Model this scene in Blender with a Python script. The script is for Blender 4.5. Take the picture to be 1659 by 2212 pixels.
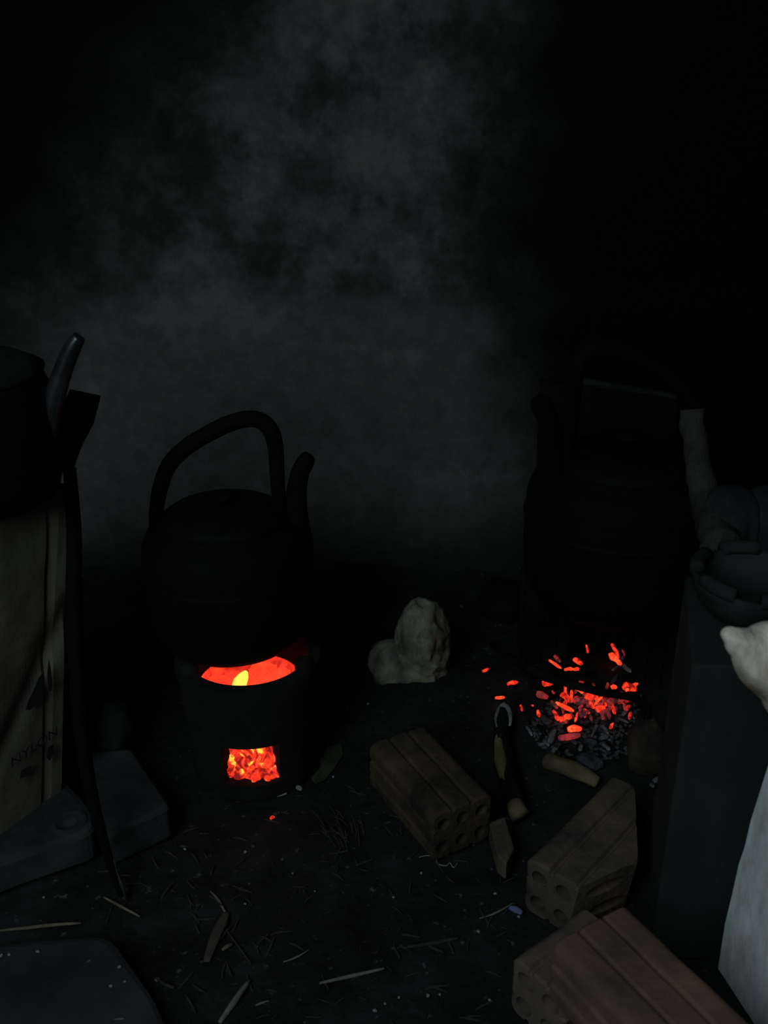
import bpy, bmesh, math, random
from mathutils import Vector, Matrix, noise
random.seed(7)
R = math.radians
scene = bpy.context.scene
for o in list(bpy.data.objects):
    bpy.data.objects.remove(o, do_unlink=True)
C = scene.collection

# ------------------------------------------------------------------ camera, light, exposure
PITCH = R(24); F = 2171.0; CAM = Vector((0, 0, 1.0))
cd = bpy.data.cameras.new('camera'); cam = bpy.data.objects.new('camera', cd); C.objects.link(cam)
cam.location = CAM; cam.rotation_euler = (R(90) - PITCH, 0, 0)
cd.sensor_fit = 'VERTICAL'; cd.sensor_height = 36; cd.lens = 36 * F / 2212; cd.clip_start = .02
cd.dof.use_dof = True; cd.dof.focus_distance = 1.45; cd.dof.aperture_fstop = 5.0
scene.camera = cam
w = bpy.data.worlds.new('dim_room'); scene.world = w; w.use_nodes = True
w.node_tree.nodes['Background'].inputs[0].default_value = (.55, .8, 1, 1)
w.node_tree.nodes['Background'].inputs[1].default_value = .0025
ld = bpy.data.lights.new('doorway_daylight', 'AREA'); ld.shape = 'RECTANGLE'; ld.size = .9; ld.size_y = 1.5
ld.energy = 17.0; ld.color = (.80, .95, 1.0)
lo = bpy.data.objects.new('doorway_daylight', ld); C.objects.link(lo)
lo.location = (-.80, -.68, 1.75)
lo.rotation_euler = (Vector((.25, 1.2, .2)) - lo.location).to_track_quat('-Z', 'Y').to_euler()
vs = scene.view_settings; vs.view_transform = 'Standard'; vs.look = 'None'; vs.gamma = 1; vs.exposure = 0
vs.use_curve_mapping = False

FW = Vector((0, math.cos(PITCH), -math.sin(PITCH))); UP = Vector((0, math.sin(PITCH), math.cos(PITCH)))
def ray(px, py): return FW + Vector((1, 0, 0)) * ((px - 829.5) / F) + UP * (-(py - 1106) / F)
def at_z(px, py, z=0.0):
    d = ray(px, py); return CAM + d * ((z - CAM.z) / d.z)
def at_y(px, py, y):
    d = ray(px, py); return CAM + d * (y / d.y)
def fbm(v, s=1.0, o=4):
    return noise.fractal(Vector(v) * s, 1.0, 2.0, o)

# ------------------------------------------------------------------ materials
def newmat(name):
    m = bpy.data.materials.new(name); m.use_nodes = True
    nt = m.node_tree; return m, nt, nt.nodes['Principled BSDF']
def mat(name, c1, c2=None, scale=20, rough=.9, bump=.3, bscale=60, metallic=0, spec=.3, dist=.003, stretch=None, lo_=.35, hi_=.7):
    m, nt, b = newmat(name)
    b.inputs['Roughness'].default_value = rough; b.inputs['Metallic'].default_value = metallic
    b.inputs['Specular IOR Level'].default_value = spec
    tc = nt.nodes.new('ShaderNodeTexCoord'); src = tc.outputs['Object']
    if stretch:
        mp = nt.nodes.new('ShaderNodeMapping'); mp.inputs['Scale'].default_value = stretch
        nt.links.new(src, mp.inputs[0]); src = mp.outputs[0]
    if c2 is None: b.inputs['Base Color'].default_value = (*c1, 1)
    else:
        n = nt.nodes.new('ShaderNodeTexNoise'); n.inputs['Scale'].default_value = scale; n.inputs['Detail'].default_value = 7
        n.inputs['Roughness'].default_value = .62
        nt.links.new(src, n.inputs['Vector'])
        r = nt.nodes.new('ShaderNodeValToRGB'); r.color_ramp.elements[0].position = lo_; r.color_ramp.elements[1].position = hi_
        r.color_ramp.elements[0].color = (*c1, 1); r.color_ramp.elements[1].color = (*c2, 1)
        nt.links.new(n.outputs['Fac'], r.inputs[0]); nt.links.new(r.outputs[0], b.inputs['Base Color'])
    if bump:
        n2 = nt.nodes.new('ShaderNodeTexNoise'); n2.inputs['Scale'].default_value = bscale; n2.inputs['Detail'].default_value = 6
        nt.links.new(src, n2.inputs['Vector'])
        bp = nt.nodes.new('ShaderNodeBump'); bp.inputs['Strength'].default_value = bump; bp.inputs['Distance'].default_value = dist
        nt.links.new(n2.outputs['Fac'], bp.inputs['Height']); nt.links.new(bp.outputs[0], b.inputs['Normal'])
    return m
def glow(name, stops, scale=40, strength=1.0, base=(.02, .015, .012), dist_=1.0, rnd=True):
    """hot coal: noise -> emission colours. stops = [(pos,(r,g,b)),...]"""
    m, nt, b = newmat(name)
    b.inputs['Base Color'].default_value = (*base, 1); b.inputs['Roughness'].default_value = 1
    tc = nt.nodes.new('ShaderNodeTexCoord'); src = tc.outputs['Object']
    if rnd:
        oi = nt.nodes.new('ShaderNodeObjectInfo'); vm = nt.nodes.new('ShaderNodeVectorMath'); vm.operation = 'SCALE'
        vm.inputs[0].default_value = (7, 13, 5); nt.links.new(oi.outputs['Random'], vm.inputs['Scale'])
        va = nt.nodes.new('ShaderNodeVectorMath'); nt.links.new(src, va.inputs[0]); nt.links.new(vm.outputs[0], va.inputs[1]); src = va.outputs[0]
    n = nt.nodes.new('ShaderNodeTexNoise'); n.inputs['Scale'].default_value = scale; n.inputs['Detail'].default_value = 4
    n.inputs['Distortion'].default_value = dist_
    nt.links.new(src, n.inputs['Vector'])
    r = nt.nodes.new('ShaderNodeValToRGB'); cr = r.color_ramp
    while len(cr.elements) > 1: cr.elements.remove(cr.elements[-1])
    cr.elements[0].position = stops[0][0]; cr.elements[0].color = (*stops[0][1], 1)
    for p, c in stops[1:]:
        e = cr.elements.new(p); e.color = (*c, 1)
    nt.links.new(n.outputs['Fac'], r.inputs[0]); nt.links.new(r.outputs[0], b.inputs['Emission Color'])
    b.inputs['Emission Strength'].default_value = strength
    return m

M = {}
M['soot'] = mat('sooty_metal', (.0006, .0006, .0006), (.0020, .0020, .0020), 25, .85, .5, 120, spec=.12)
M['soot_lid'] = mat('sooty_lid_metal', (.0012, .0012, .0012), (.0040, .0040, .0040), 30, .75, .5, 90, spec=.1)
M['clay'] = mat('sooted_clay', (.008, .008, .0078), (.017, .017, .016), 18, .95, .5, 80, spec=.1)
M['clay_grey'] = mat('grey_clay', (.012, .014, .013), (.032, .036, .035), 14, .95, .5, 60, spec=.1)
M['brick_brown'] = mat('brown_sooted_brick', (.018, .017, .015), (.085, .062, .04), 14, .95, .7, 90, spec=.1)
M['brick_grey'] = mat('ash_covered_brick', (.034, .037, .033), (.16, .112, .080), 12, .95, .6, 90, spec=.1, lo_=.35, hi_=.78)
M['brick_red'] = mat('reddish_clay_brick', (.07, .055, .046), (.19, .105, .072), 11, .95, .6, 90, spec=.1)
M['brick_pale'] = mat('dusty_clay_brick', (.06, .055, .05), (.16, .115, .09), 12, .95, .6, 90, spec=.1)
M['brick_black'] = mat('blackened_brick', (.004, .004, .004), (.012, .011, .010), 14, .95, .6, 90, spec=.05)
M['stone'] = mat('grey_slab', (.014, .017, .017), (.042, .048, .047), 11, .95, .6, 70, spec=.1)
M['slab_dark'] = mat('dark_slab', (.011, .013, .015), (.03, .035, .04), 9, .85, .5, 60, spec=.25, hi_=.75)
M['crate'] = mat('dark_grey_board', (.015, .018, .017), (.030, .034, .032), 9, .9, .35, 60, spec=.15, stretch=(1, 1, .5))
M['white'] = mat('weathered_white_board', (.46, .47, .45), (.68, .74, .78), 30, .8, .5, 60, spec=.2, stretch=(1.5, 1.5, .6), lo_=.3, hi_=.62)
M['sack'] = mat('white_plastic_sack', (.30, .23, .14), (.88, .85, .76), 12, .6, .9, 28, spec=.3, dist=.008, stretch=(1.6, 1, .6), lo_=.36, hi_=.56)
M['bag'] = mat('pale_plastic_bag', (.05, .052, .036), (.27, .275, .21), 13, .6, .9, 22, spec=.35, lo_=.36, hi_=.66, dist=.008, stretch=(1.6, 1.2, .9))
M['cloth'] = mat('grey_sackcloth', (.012, .017, .017), (.035, .042, .042), 12, .95, .4, 60, spec=.1)
M['carton'] = mat('brown_cardboard', (.13, .126, .098), (.215, .205, .15), 9, .9, .3, 50, spec=.1)
M['ink'] = mat('black_ink', (.022, .022, .021), None, rough=.8, bump=0)
M['wood_grey'] = mat('grey_wood', (.022, .024, .02), (.05, .05, .042), 9, .9, .5, 60, spec=.1, stretch=(6, 6, 1))
M['wood_pale'] = mat('pale_split_wood', (.06, .05, .028), (.19, .155, .085), 10, .85, .4, 60, spec=.1)
M['char'] = mat('charred_wood', (.003, .003, .003), (.014, .013, .012), 30, .95, .7, 90, spec=.05)
M['ashy'] = mat('white_ash', (.07, .075, .08), (.24, .25, .27), 45, 1, .6, 120, spec=.05)
M['ash_grey'] = mat('grey_ash', (.02, .023, .025), (.10, .108, .115), 50, 1, .8, 120, spec=.05)
M['straw'] = mat('dry_straw', (.07, .06, .04), (.17, .15, .11), 40, .8, .2, 80)
M['straw_dim'] = mat('dusty_straw', (.013, .014, .012), (.045, .045, .038), 40, .9, .2, 80)
M['straw_cool'] = mat('pale_straw', (.09, .10, .09), (.2, .21, .19), 40, .8, .2, 80)
M['grit'] = mat('pale_grit', (.12, .13, .13), (.3, .32, .3), 60, .8, .2, 80)
M['leafgreen'] = mat('wilted_leaf', (.018, .024, .012), (.045, .055, .03), 30, .8, .3, 60)
M['dryleaf'] = mat('dry_leaf', (.035, .032, .024), (.075, .068, .052), 30, .8, .3, 60)
M['steel'] = mat('worn_steel', (.12, .13, .15), (.4, .42, .46), 18, .3, .1, 60, metallic=.9, spec=.5)
M['spout'] = mat('dull_spout_metal', (.02, .021, .023), (.10, .11, .12), 20, .32, .1, 60, metallic=.8, spec=.5)
M['blue'] = mat('blue_scrap', (.08, .1, .22), (.14, .16, .3), 60, .7, .2, 80)
RED0 = (.10, .002, .001); RED1 = (.55, .012, .006); RED2 = (1.1, .05, .018); ORG = (1.3, .14, .03); YEL = (1.6, .75, .07)
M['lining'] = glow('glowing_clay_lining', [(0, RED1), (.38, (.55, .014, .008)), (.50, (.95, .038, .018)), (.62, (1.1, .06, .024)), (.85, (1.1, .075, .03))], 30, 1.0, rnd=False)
M['hotcoal'] = glow('hot_coal', [(0, (.08, .003, .002)), (.40, (.25, .006, .004)), (.49, (.9, .03, .012)), (.56, RED2), (.61, ORG), (.66, YEL), (.8, YEL)], 34, 1.0, dist_=2.2)
M['topcoal'] = glow('glowing_coal', [(0, RED1), (.4, RED2), (.62, (1.1, .075, .025)), (.85, ORG)], 38, 1.0)
M['ember'] = glow('open_fire_ember', [(0, (.02, .001, .001)), (.38, (.25, .004, .002)), (.5, (.9, .028, .01)), (.68, (1.1, .09, .025))], 75, 1.0)
M['ember_bright'] = glow('bright_ember', [(0, (.6, .014, .007)), (.5, (1.1, .06, .02)), (.65, (1.2, .2, .045))], 90, 1.0)
M['ember_dim'] = glow('fading_ember', [(0, (.0, .0, .0)), (.42, (.02, .001, .001)), (.6, (.32, .012, .012))], 60, 1.0, base=(.10, .09, .10))
M['flame'] = glow('flame', [(0, (1.3, .35, .04)), (.5, (1.5, .95, .12))], 60, 1.0)

# ------------------------------------------------------------------ object helpers
def link(name, bm, m, parent=None, smooth=False, loc=None):
    """bm is in WORLD coordinates (relative to the parent's location if the parent has one)"""
    bmesh.ops.recalc_face_normals(bm, faces=bm.faces)
    me = bpy.data.meshes.new(name)
    if parent is None:
        if loc is None:
            xs = [v.co.x for v in bm.verts]; ys = [v.co.y for v in bm.verts]; zs = [v.co.z for v in bm.verts]
            loc = Vector(((min(xs) + max(xs)) / 2, (min(ys) + max(ys)) / 2, min(zs)))
        off = Vector(loc)
    else: off = Vector(parent['_o'])
    bmesh.ops.translate(bm, vec=-off, verts=bm.verts)
    if smooth:
        for f in bm.faces: f.smooth = True
    bm.to_mesh(me); bm.free()
    me.materials.append(M[m] if isinstance(m, str) else m)
    o = bpy.data.objects.new(name, me); C.objects.link(o)
    if parent: o.parent = PR.get(parent.name) or parent; o['_o'] = list(off)
    else: o.location = off; o['_o'] = list(off)
    return o
PR = {}
def thing(name, label, cat, loc, group=None):
    o = bpy.data.objects.new(name, None); C.objects.link(o); o.empty_display_size = .03
    o.location = loc; o['_o'] = list(loc); o['label'] = label; o['category'] = cat
    if group: o['group'] = group
    return o
def tag(o, label, cat, group=None, kind=None):
    o['label'] = label; o['category'] = cat
    if group: o['group'] = group
    if kind: o['kind'] = kind
    return o
def struct(name, bm, m, smooth=False):
    o = link(name, bm, m, loc=(0, 0, 0), smooth=smooth); o['kind'] = 'structure'; return o
def dup(root, loc, rot=0, label=None):
    r = root.copy(); C.objects.link(r); r.location = loc; r.rotation_euler = (0, 0, rot); r['_o'] = list(loc)
    if label: r['label'] = label
    for ch in list(root.children):
        c = ch.copy(); C.objects.link(c); c.parent = r
        for g in list(ch.children):
            d = g.copy(); C.objects.link(d); d.parent = c
    return r
def lathe(bm, prof, c=(0, 0, 0), n=64, ripple=0):
    c = Vector(c); rings = []
    for (r, z) in prof:
        ring = []
        if r < 1e-5: ring = [bm.verts.new(c + Vector((0, 0, z)))]
        else:
            for i in range(n):
                a = 2 * math.pi * i / n
                rr = r * (1 + ripple * fbm((math.cos(a), math.sin(a), z * 6), 1.5))
                ring.append(bm.verts.new(c + Vector((rr * math.cos(a), rr * math.sin(a), z))))
        rings.append(ring)
    for a, b in zip(rings, rings[1:]):
        for i in range(n):
            j = (i + 1) % n
            if len(a) == 1 and len(b) == 1: continue
            if len(a) == 1: bm.faces.new((a[0], b[i], b[j]))
            elif len(b) == 1: bm.faces.new((a[i], a[j], b[0]))
            else: bm.faces.new((a[i], a[j], b[j], b[i]))
def catmull(P, k=6):
    P = [Vector(p) for p in P]; out = []
    for i in range(len(P) - 1):
        p0 = P[max(i - 1, 0)]; p1 = P[i]; p2 = P[i + 1]; p3 = P[min(i + 2, len(P) - 1)]
        for s in range(k):
            t = s / k
            out.append(.5 * ((2 * p1) + (-p0 + p2) * t + (2 * p0 - 5 * p1 + 4 * p2 - p3) * t * t + (-p0 + 3 * p1 - 3 * p2 + p3) * t ** 3))
    out.append(P[-1]); return out
def tube(bm, P, rad, n=10, flat=1.0, wob=0, smooth_k=0, ref=None):
    if smooth_k:
        m = len(P); P2 = catmull(P, smooth_k)
        if hasattr(rad, '__len__'):
            rr = []
            for q in range(len(P2)):
                t = q / (len(P2) - 1) * (m - 1); i = min(int(t), m - 2); rr.append(rad[i] + (rad[i + 1] - rad[i]) * (t - i))
            rad = rr
        P = P2
    P = [Vector(p) for p in P]
    if not hasattr(rad, '__len__'): rad = [rad] * len(P)
    rings = []; up = Vector(ref) if ref else Vector((0, 1, .01))
    for i, p in enumerate(P):
        t = (P[min(i + 1, len(P) - 1)] - P[max(i - 1, 0)]).normalized()
        s = up - t * up.dot(t)
        if s.length < .05: s = Vector((0, 0, 1)) - t * t.z
        s.normalize(); q = t.cross(s)
        ring = []
        for k in range(n):
            a = 2 * math.pi * k / n
            d = s * (math.cos(a) * flat) + q * math.sin(a)
            ring.append(bm.verts.new(p + d * rad[i] * (1 + wob * noise.noise((p + d * .05) * 40))))
        rings.append(ring)
    for a, b in zip(rings, rings[1:]):
        for k in range(n):
            j = (k + 1) % n; bm.faces.new((a[k], a[j], b[j], b[k]))
    bm.faces.new(rings[0]); bm.faces.new(list(reversed(rings[-1])))
def prism(bm, pts, z0, z1, bev=.004):
    """vertical prism over a convex polygon with softened top/bottom edges"""
    pts = [Vector((p[0], p[1], 0)) for p in pts]; cen = sum(pts, Vector()) / len(pts)
    def ring(inset, z): 
        return [bm.verts.new(Vector((*(p + (cen - p).normalized() * inset).xy, z))) for p in pts]
    rr = [ring(bev * 1.3, z0), ring(0, z0 + bev), ring(0, z1 - bev), ring(bev * .4, z1 - bev * .3), ring(bev * 1.3, z1)]
    n = len(pts)
    for a, b in zip(rr, rr[1:]):
        for k in range(n): bm.faces.new((a[k], a[(k + 1) % n], b[(k + 1) % n], b[k]))
    bm.faces.new(rr[0]); bm.faces.new(rr[-1])
def roundpoly(pts, r, k=4):
    out = []; n = len(pts); pts = [Vector(p[:2]) for p in pts]
    for i in range(n):
        a, b, c = pts[i - 1], pts[i], pts[(i + 1) % n]
        u = (a - b); v = (c - b); rr = min(r, u.length * .45, v.length * .45)
        p0 = b + u.normalized() * rr; p1 = b + v.normalized() * rr
        for s in range(k + 1):
            t = s / k; out.append((1 - t) ** 2 * p0 + 2 * t * (1 - t) * b + t * t * p1)
    return out
def lump(bm, c, rad, sub=3, amp=.25, freq=1.5, seed=0, rot=None, fine=0):
    res = bmesh.ops.create_icosphere(bm, subdivisions=sub, radius=1)
    s = Vector((seed * 3.1, seed * 1.7, seed * .9)); rot = rot or Matrix.Identity(3)
    for v in res['verts']:
        d = v.co.normalized(); f = 1 + amp * fbm(d * freq + s, 1, 3)
        if fine: f += fine * abs(fbm(d * freq * 4 + s, 1, 4))
        p = Vector((d.x * rad[0], d.y * rad[1], d.z * rad[2])) * f
        v.co = Vector(c) + rot @ p
    return res['verts']

# ------------------------------------------------------------------ the setting
def fh(x, y):      # ground height
    h = .010 * fbm((x, y, 3), 5, 5) + .004 * fbm((x, y, 9), 28, 4)
    bank = max(0, (y - 1.70) / .2); h += .055 * min(1, bank) ** 2 * (0.8 + .5 * noise.noise(Vector((x * 4, 1, 1))))
    d = ((x - .32) / .22) ** 2 + ((y - 1.45) / .20) ** 2           # ash mound of the open fire
    if d < 1: h += .030 * (1 - d) ** 1.2
    return h
bm = bmesh.new(); nx, ny = 300, 300; X0, X1, Y0, Y1 = -1.5, 1.5, -.6, 1.95; grid = []
for j in range(ny + 1):
    t = j / ny; y = Y0 + (Y1 - Y0) * t
    grid.append([bm.verts.new((X0 + (X1 - X0) * i / nx, y, fh(X0 + (X1 - X0) * i / nx, y) - .008)) for i in range(nx + 1)])
for j in range(ny):
    for i in range(nx): bm.faces.new((grid[j][i], grid[j][i + 1], grid[j + 1][i + 1], grid[j + 1][i]))
fm, nt, b = newmat('dark_dirt')
b.inputs['Roughness'].default_value = .92; b.inputs['Specular IOR Level'].default_value = .15
tc = nt.nodes.new('ShaderNodeTexCoord')
n1 = nt.nodes.new('ShaderNodeTexNoise'); n1.inputs['Scale'].default_value = 9; n1.inputs['Detail'].default_value = 8; n1.inputs['Roughness'].default_value = .7
r1 = nt.nodes.new('ShaderNodeValToRGB'); r1.color_ramp.elements[0].position = .35; r1.color_ramp.elements[0].color = (.0035, .0036, .0035, 1)
r1.color_ramp.elements[1].position = .75; r1.color_ramp.elements[1].color = (.024, .026, .026, 1)
n2 = nt.nodes.new('ShaderNodeTexNoise'); n2.inputs['Scale'].default_value = 85; n2.inputs['Detail'].default_value = 3
r2 = nt.nodes.new('ShaderNodeValToRGB'); r2.color_ramp.elements[0].position = .66; r2.color_ramp.elements[0].color = (0, 0, 0, 1)
r2.color_ramp.elements[1].position = .76; r2.color_ramp.elements[1].color = (.06, .064, .06, 1)
ad = nt.nodes.new('ShaderNodeMix'); ad.data_type = 'RGBA'; ad.blend_type = 'ADD'; ad.inputs[0].default_value = 1
for n in (n1, n2): nt.links.new(tc.outputs['Object'], n.inputs['Vector'])
nt.links.new(n1.outputs['Fac'], r1.inputs[0]); nt.links.new(n2.outputs['Fac'], r2.inputs[0])
nt.links.new(r1.outputs[0], ad.inputs[6]); nt.links.new(r2.outputs[0], ad.inputs[7]); nt.links.new(ad.outputs[2], b.inputs['Base Color'])
bp = nt.nodes.new('ShaderNodeBump'); bp.inputs['Strength'].default_value = .8; bp.inputs['Distance'].default_value = .006
n3 = nt.nodes.new('ShaderNodeTexNoise'); n3.inputs['Scale'].default_value = 60; n3.inputs['Detail'].default_value = 7
nt.links.new(tc.outputs['Object'], n3.inputs['Vector']); nt.links.new(n3.outputs['Fac'], bp.inputs['Height']); nt.links.new(bp.outputs[0], b.inputs['Normal'])
struct('floor', bm, fm, smooth=True)

# back wall: rough plaster, soot and light falloff painted in at the right, darkened up the left
def wallmat():
    m, nt, b = newmat('sooty_shaded_plaster'); L = nt.links.new
    b.inputs['Roughness'].default_value = .95; b.inputs['Specular IOR Level'].default_value = .1
    tc = nt.nodes.new('ShaderNodeTexCoord'); sp = nt.nodes.new('ShaderNodeSeparateXYZ'); L(tc.outputs['Object'], sp.inputs[0])
    def nz(sc, det, rg=.6, off=0):
        mp = nt.nodes.new('ShaderNodeMapping'); mp.inputs['Location'].default_value = (off, off, off); L(tc.outputs['Object'], mp.inputs[0])
        n = nt.nodes.new('ShaderNodeTexNoise'); n.inputs['Scale'].default_value = sc; n.inputs['Detail'].default_value = det; n.inputs['Roughness'].default_value = rg
        L(mp.outputs[0], n.inputs['Vector']); return n.outputs['Fac']
    def mth(op, a, b_=None):
        n = nt.nodes.new('ShaderNodeMath'); n.operation = op
        for i, v in enumerate((a, b_)):
            if v is None: continue
            if isinstance(v, (int, float)): n.inputs[i].default_value = v
            else: L(v, n.inputs[i])
        return n.outputs[0]
    def mr(v, a, b_, c=0., d=1.):
        n = nt.nodes.new('ShaderNodeMapRange'); n.interpolation_type = 'SMOOTHSTEP'; L(v, n.inputs[0])
        for i, q in enumerate((a, b_, c, d)): n.inputs[i + 1].default_value = q
        return n.outputs[0]
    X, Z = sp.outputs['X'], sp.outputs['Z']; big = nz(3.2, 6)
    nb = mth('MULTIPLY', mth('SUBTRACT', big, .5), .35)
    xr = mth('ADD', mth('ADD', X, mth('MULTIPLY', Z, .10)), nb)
    right = mr(xr, .16, .42, 1, 0)                       # 1 = plain, falling to painted soot and shade
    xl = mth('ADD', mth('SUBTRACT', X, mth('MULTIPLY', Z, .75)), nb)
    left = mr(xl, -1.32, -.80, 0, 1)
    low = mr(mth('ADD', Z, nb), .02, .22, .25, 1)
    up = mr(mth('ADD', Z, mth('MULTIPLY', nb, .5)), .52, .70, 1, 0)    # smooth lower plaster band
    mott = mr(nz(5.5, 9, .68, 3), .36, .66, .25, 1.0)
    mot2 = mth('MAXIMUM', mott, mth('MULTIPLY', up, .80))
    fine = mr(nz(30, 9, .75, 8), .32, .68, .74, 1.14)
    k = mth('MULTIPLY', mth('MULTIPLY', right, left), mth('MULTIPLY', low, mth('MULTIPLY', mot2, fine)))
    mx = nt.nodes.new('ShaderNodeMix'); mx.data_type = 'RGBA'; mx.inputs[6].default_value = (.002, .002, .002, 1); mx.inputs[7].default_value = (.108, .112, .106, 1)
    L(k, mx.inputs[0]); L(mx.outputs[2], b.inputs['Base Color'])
    bp = nt.nodes.new('ShaderNodeBump'); bp.inputs['Strength'].default_value = .35; bp.inputs['Distance'].default_value = .006
    L(nz(22, 8), bp.inputs['Height']); L(bp.outputs[0], b.inputs['Normal'])
    return m
bm = bmesh.new()
nx, nz_ = 120, 90; g = []
for j in range(nz_ + 1):
    z = -.05 + 2.4 * j / nz_; row = []
    for i in range(nx + 1):
        x = -1.5 + 3.0 * i / nx
        row.append(bm.verts.new((x, 1.9 + .010 * fbm((x, z, 5), 2.2, 5) - (.010 if z < .6 else 0), z)))
    g.append(row)
for j in range(nz_):
    for i in range(nx): bm.faces.new((g[j][i], g[j][i + 1], g[j + 1][i + 1], g[j + 1][i]))
for (x, z) in ((0, 0),):
    r0 = [bm.verts.new((-1.5, 2.05, -.05)), bm.verts.new((1.5, 2.05, -.05)), bm.verts.new((1.5, 2.05, 2.35)), bm.verts.new((-1.5, 2.05, 2.35))]
    bm.faces.new(r0)
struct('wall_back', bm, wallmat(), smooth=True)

# ------------------------------------------------------------------ clay stove under the kettle
SY = 1.285; sc = at_y(541, 1480, SY); SX = sc.x
st = thing('charcoal_stove', 'round sooty clay charcoal stove glowing inside, under the left kettle', 'stove', (SX, SY, 0))
def stove_body():
    bm = bmesh.new(); N = 72; zs = [0, .028, .098, .13, .165, .190, .200]
    ro = [.094, .097, .101, .103, .105, .110, .108]; ri = [.070, .071, .073, .074, .080, .086, .090]
    V = {}
    for i in range(N):
        a = 2 * math.pi * (i + .0) / N
        for j, z in enumerate(zs):
            V[i, j, 0] = bm.verts.new((SX + ro[j] * math.cos(a), SY + ro[j] * math.sin(a), z))
            V[i, j, 1] = bm.verts.new((SX + ri[j] * math.cos(a), SY + ri[j] * math.sin(a), max(z, .012)))
    vent = set(range(50, 60))      # facing -Y (index 54)
    for i in range(N):
        k = (i + 1) % N
        for j in range(len(zs) - 1):
            if j == 1 and i in vent: continue
            for s in (0, 1): bm.faces.new((V[i, j, s], V[k, j, s], V[k, j + 1, s], V[i, j + 1, s]))
        bm.faces.new((V[i, 6, 0], V[k, 6, 0], V[k, 6, 1], V[i, 6, 1]))
        if i in vent:
            for j in (1, 2): bm.faces.new((V[i, j, 0], V[k, j, 0], V[k, j, 1], V[i, j, 1]))
    for i in (50, 60): bm.faces.new((V[i, 1, 0], V[i, 2, 0], V[i, 2, 1], V[i, 1, 1]))
    bm.faces.new([V[i, 0, 1] for i in range(N)]); bm.faces.new([V[i, 0, 0] for i in range(N)])
    return bm
link('stove_body', stove_body(), 'clay', st, True).modifiers.new('e', 'EDGE_SPLIT').split_angle = R(40)
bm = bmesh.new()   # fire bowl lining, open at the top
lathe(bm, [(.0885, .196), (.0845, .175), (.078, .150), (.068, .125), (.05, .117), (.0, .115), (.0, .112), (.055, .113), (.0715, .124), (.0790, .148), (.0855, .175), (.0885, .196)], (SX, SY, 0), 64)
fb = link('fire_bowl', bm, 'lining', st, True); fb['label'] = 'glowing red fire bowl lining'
for a in (95, 215, 335):
    bm = bmesh.new(); lump(bm, (SX + .094 * math.cos(R(a)), SY + .094 * math.sin(R(a)), .202), (.014, .014, .014), 2, .15, seed=a)
    link('pot_rest', bm, 'clay', st, True)
# coals
coal_meshes = []
def coal_variant(m, seed, name, rad=(.013, .011, .010)):
    bm = bmesh.new(); lump(bm, (0, 0, 0), rad, 3, .55, 1.3, seed)
    me = bpy.data.meshes.new(name); bm.to_mesh(me); bm.free(); me.materials.append(M[m])
    for p in me.polygons: p.use_smooth = True
    return me
def place(name, me, loc, rot=None, s=1, label=None, cat=None, group=None):
    o = bpy.data.objects.new(name, me); C.objects.link(o); o.location = loc
    o.rotation_euler = rot or (random.uniform(0, 6), random.uniform(0, 6), random.uniform(0, 6))
    o.scale = (s, s, s) if isinstance(s, (int, float)) else s
    if label: tag(o, label, cat, group)
    return o
hot = [coal_variant('hotcoal', i, 'glowing_coal') for i in range(5)]
top = [coal_variant('topcoal', i + 9, 'glowing_coal') for i in range(4)]
for (dx, dy, z, s) in [(-.032, -.058, .030, 1.3), (-.012, -.062, .029, 1.25), (.012, -.06, .030, 1.3), (.034, -.054, .030, 1.1), (-.044, -.04, .046, 1.3), (-.022, -.044, .052, 1.35),
                       (.002, -.044, .055, 1.4), (.026, -.042, .054, 1.3), (.044, -.034, .05, 1.2), (-.03, -.026, .072, 1.4), (-.006, -.028, .078, 1.4), (.018, -.026, .08, 1.4), (.04, -.022, .078, 1.3),
                       (-.012, -.010, .098, 1.3), (.012, -.012, .102, 1.3), (.036, -.008, .10, 1.3), (-.04, 0, .085, 1.3), (.0, .012, .105, 1.3), (-.05, -.012, .06, 1.2), (.052, -.012, .06, 1.2),
                      (-.031, -.066, .047, 1.1), (-.014, -.070, .045, 1.1), (.004, -.071, .046, 1.1), (.020, -.069, .046, 1.1), (.031, -.066, .047, 1.0),
                      (-.030, -.062, .063, 1.1), (-.013, -.066, .062, 1.15), (.006, -.066, .063, 1.1), (.024, -.063, .062, 1.1), (-.022, -.056, .078, 1.2), (.0, -.058, .080, 1.15), (.022, -.056, .080, 1.2), (.014, -.05, .096, 1.2), (-.008, -.05, .094, 1.2), (.032, -.048, .095, 1.1)]:
    place('glowing_coal', random.choice(hot), (SX + dx * 1.06 + .004, SY + dy - .003, z - .010), s=s * .98, label=('orange glowing coal in the %s of the heap behind the square stove vent' % ('lower left' if dx < 0 and z < .06 else 'lower right' if z < .06 else 'upper left' if dx < 0 else 'upper right')), cat='coal', group='coals behind the stove vent')
for i in range(26):
    a = random.uniform(0, 6.28); r = .056 * math.sqrt(random.random())
    place('glowing_coal', random.choice(top), (SX + r * math.cos(a), SY + r * math.sin(a), .132 + random.uniform(0, .014)), s=random.uniform(.9, 1.35),
          label='red glowing coal in the open top of the stove', cat='coal', group='coals in the top of the stove')
bm = bmesh.new(); fl = at_z(524, 1468, .172)
tube(bm, [fl + Vector((-.010, .004, -.02)), fl + Vector((-.004, .002, -.006)), fl + Vector((.002, .0, .006)), fl + Vector((.006, 0, .014))], [.009, .0105, .0075, .0025], 14, smooth_k=5)
tag(link('flame', bm, 'flame', smooth=True), 'small yellow flame rising from the coals in the stove top', 'flame')

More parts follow.
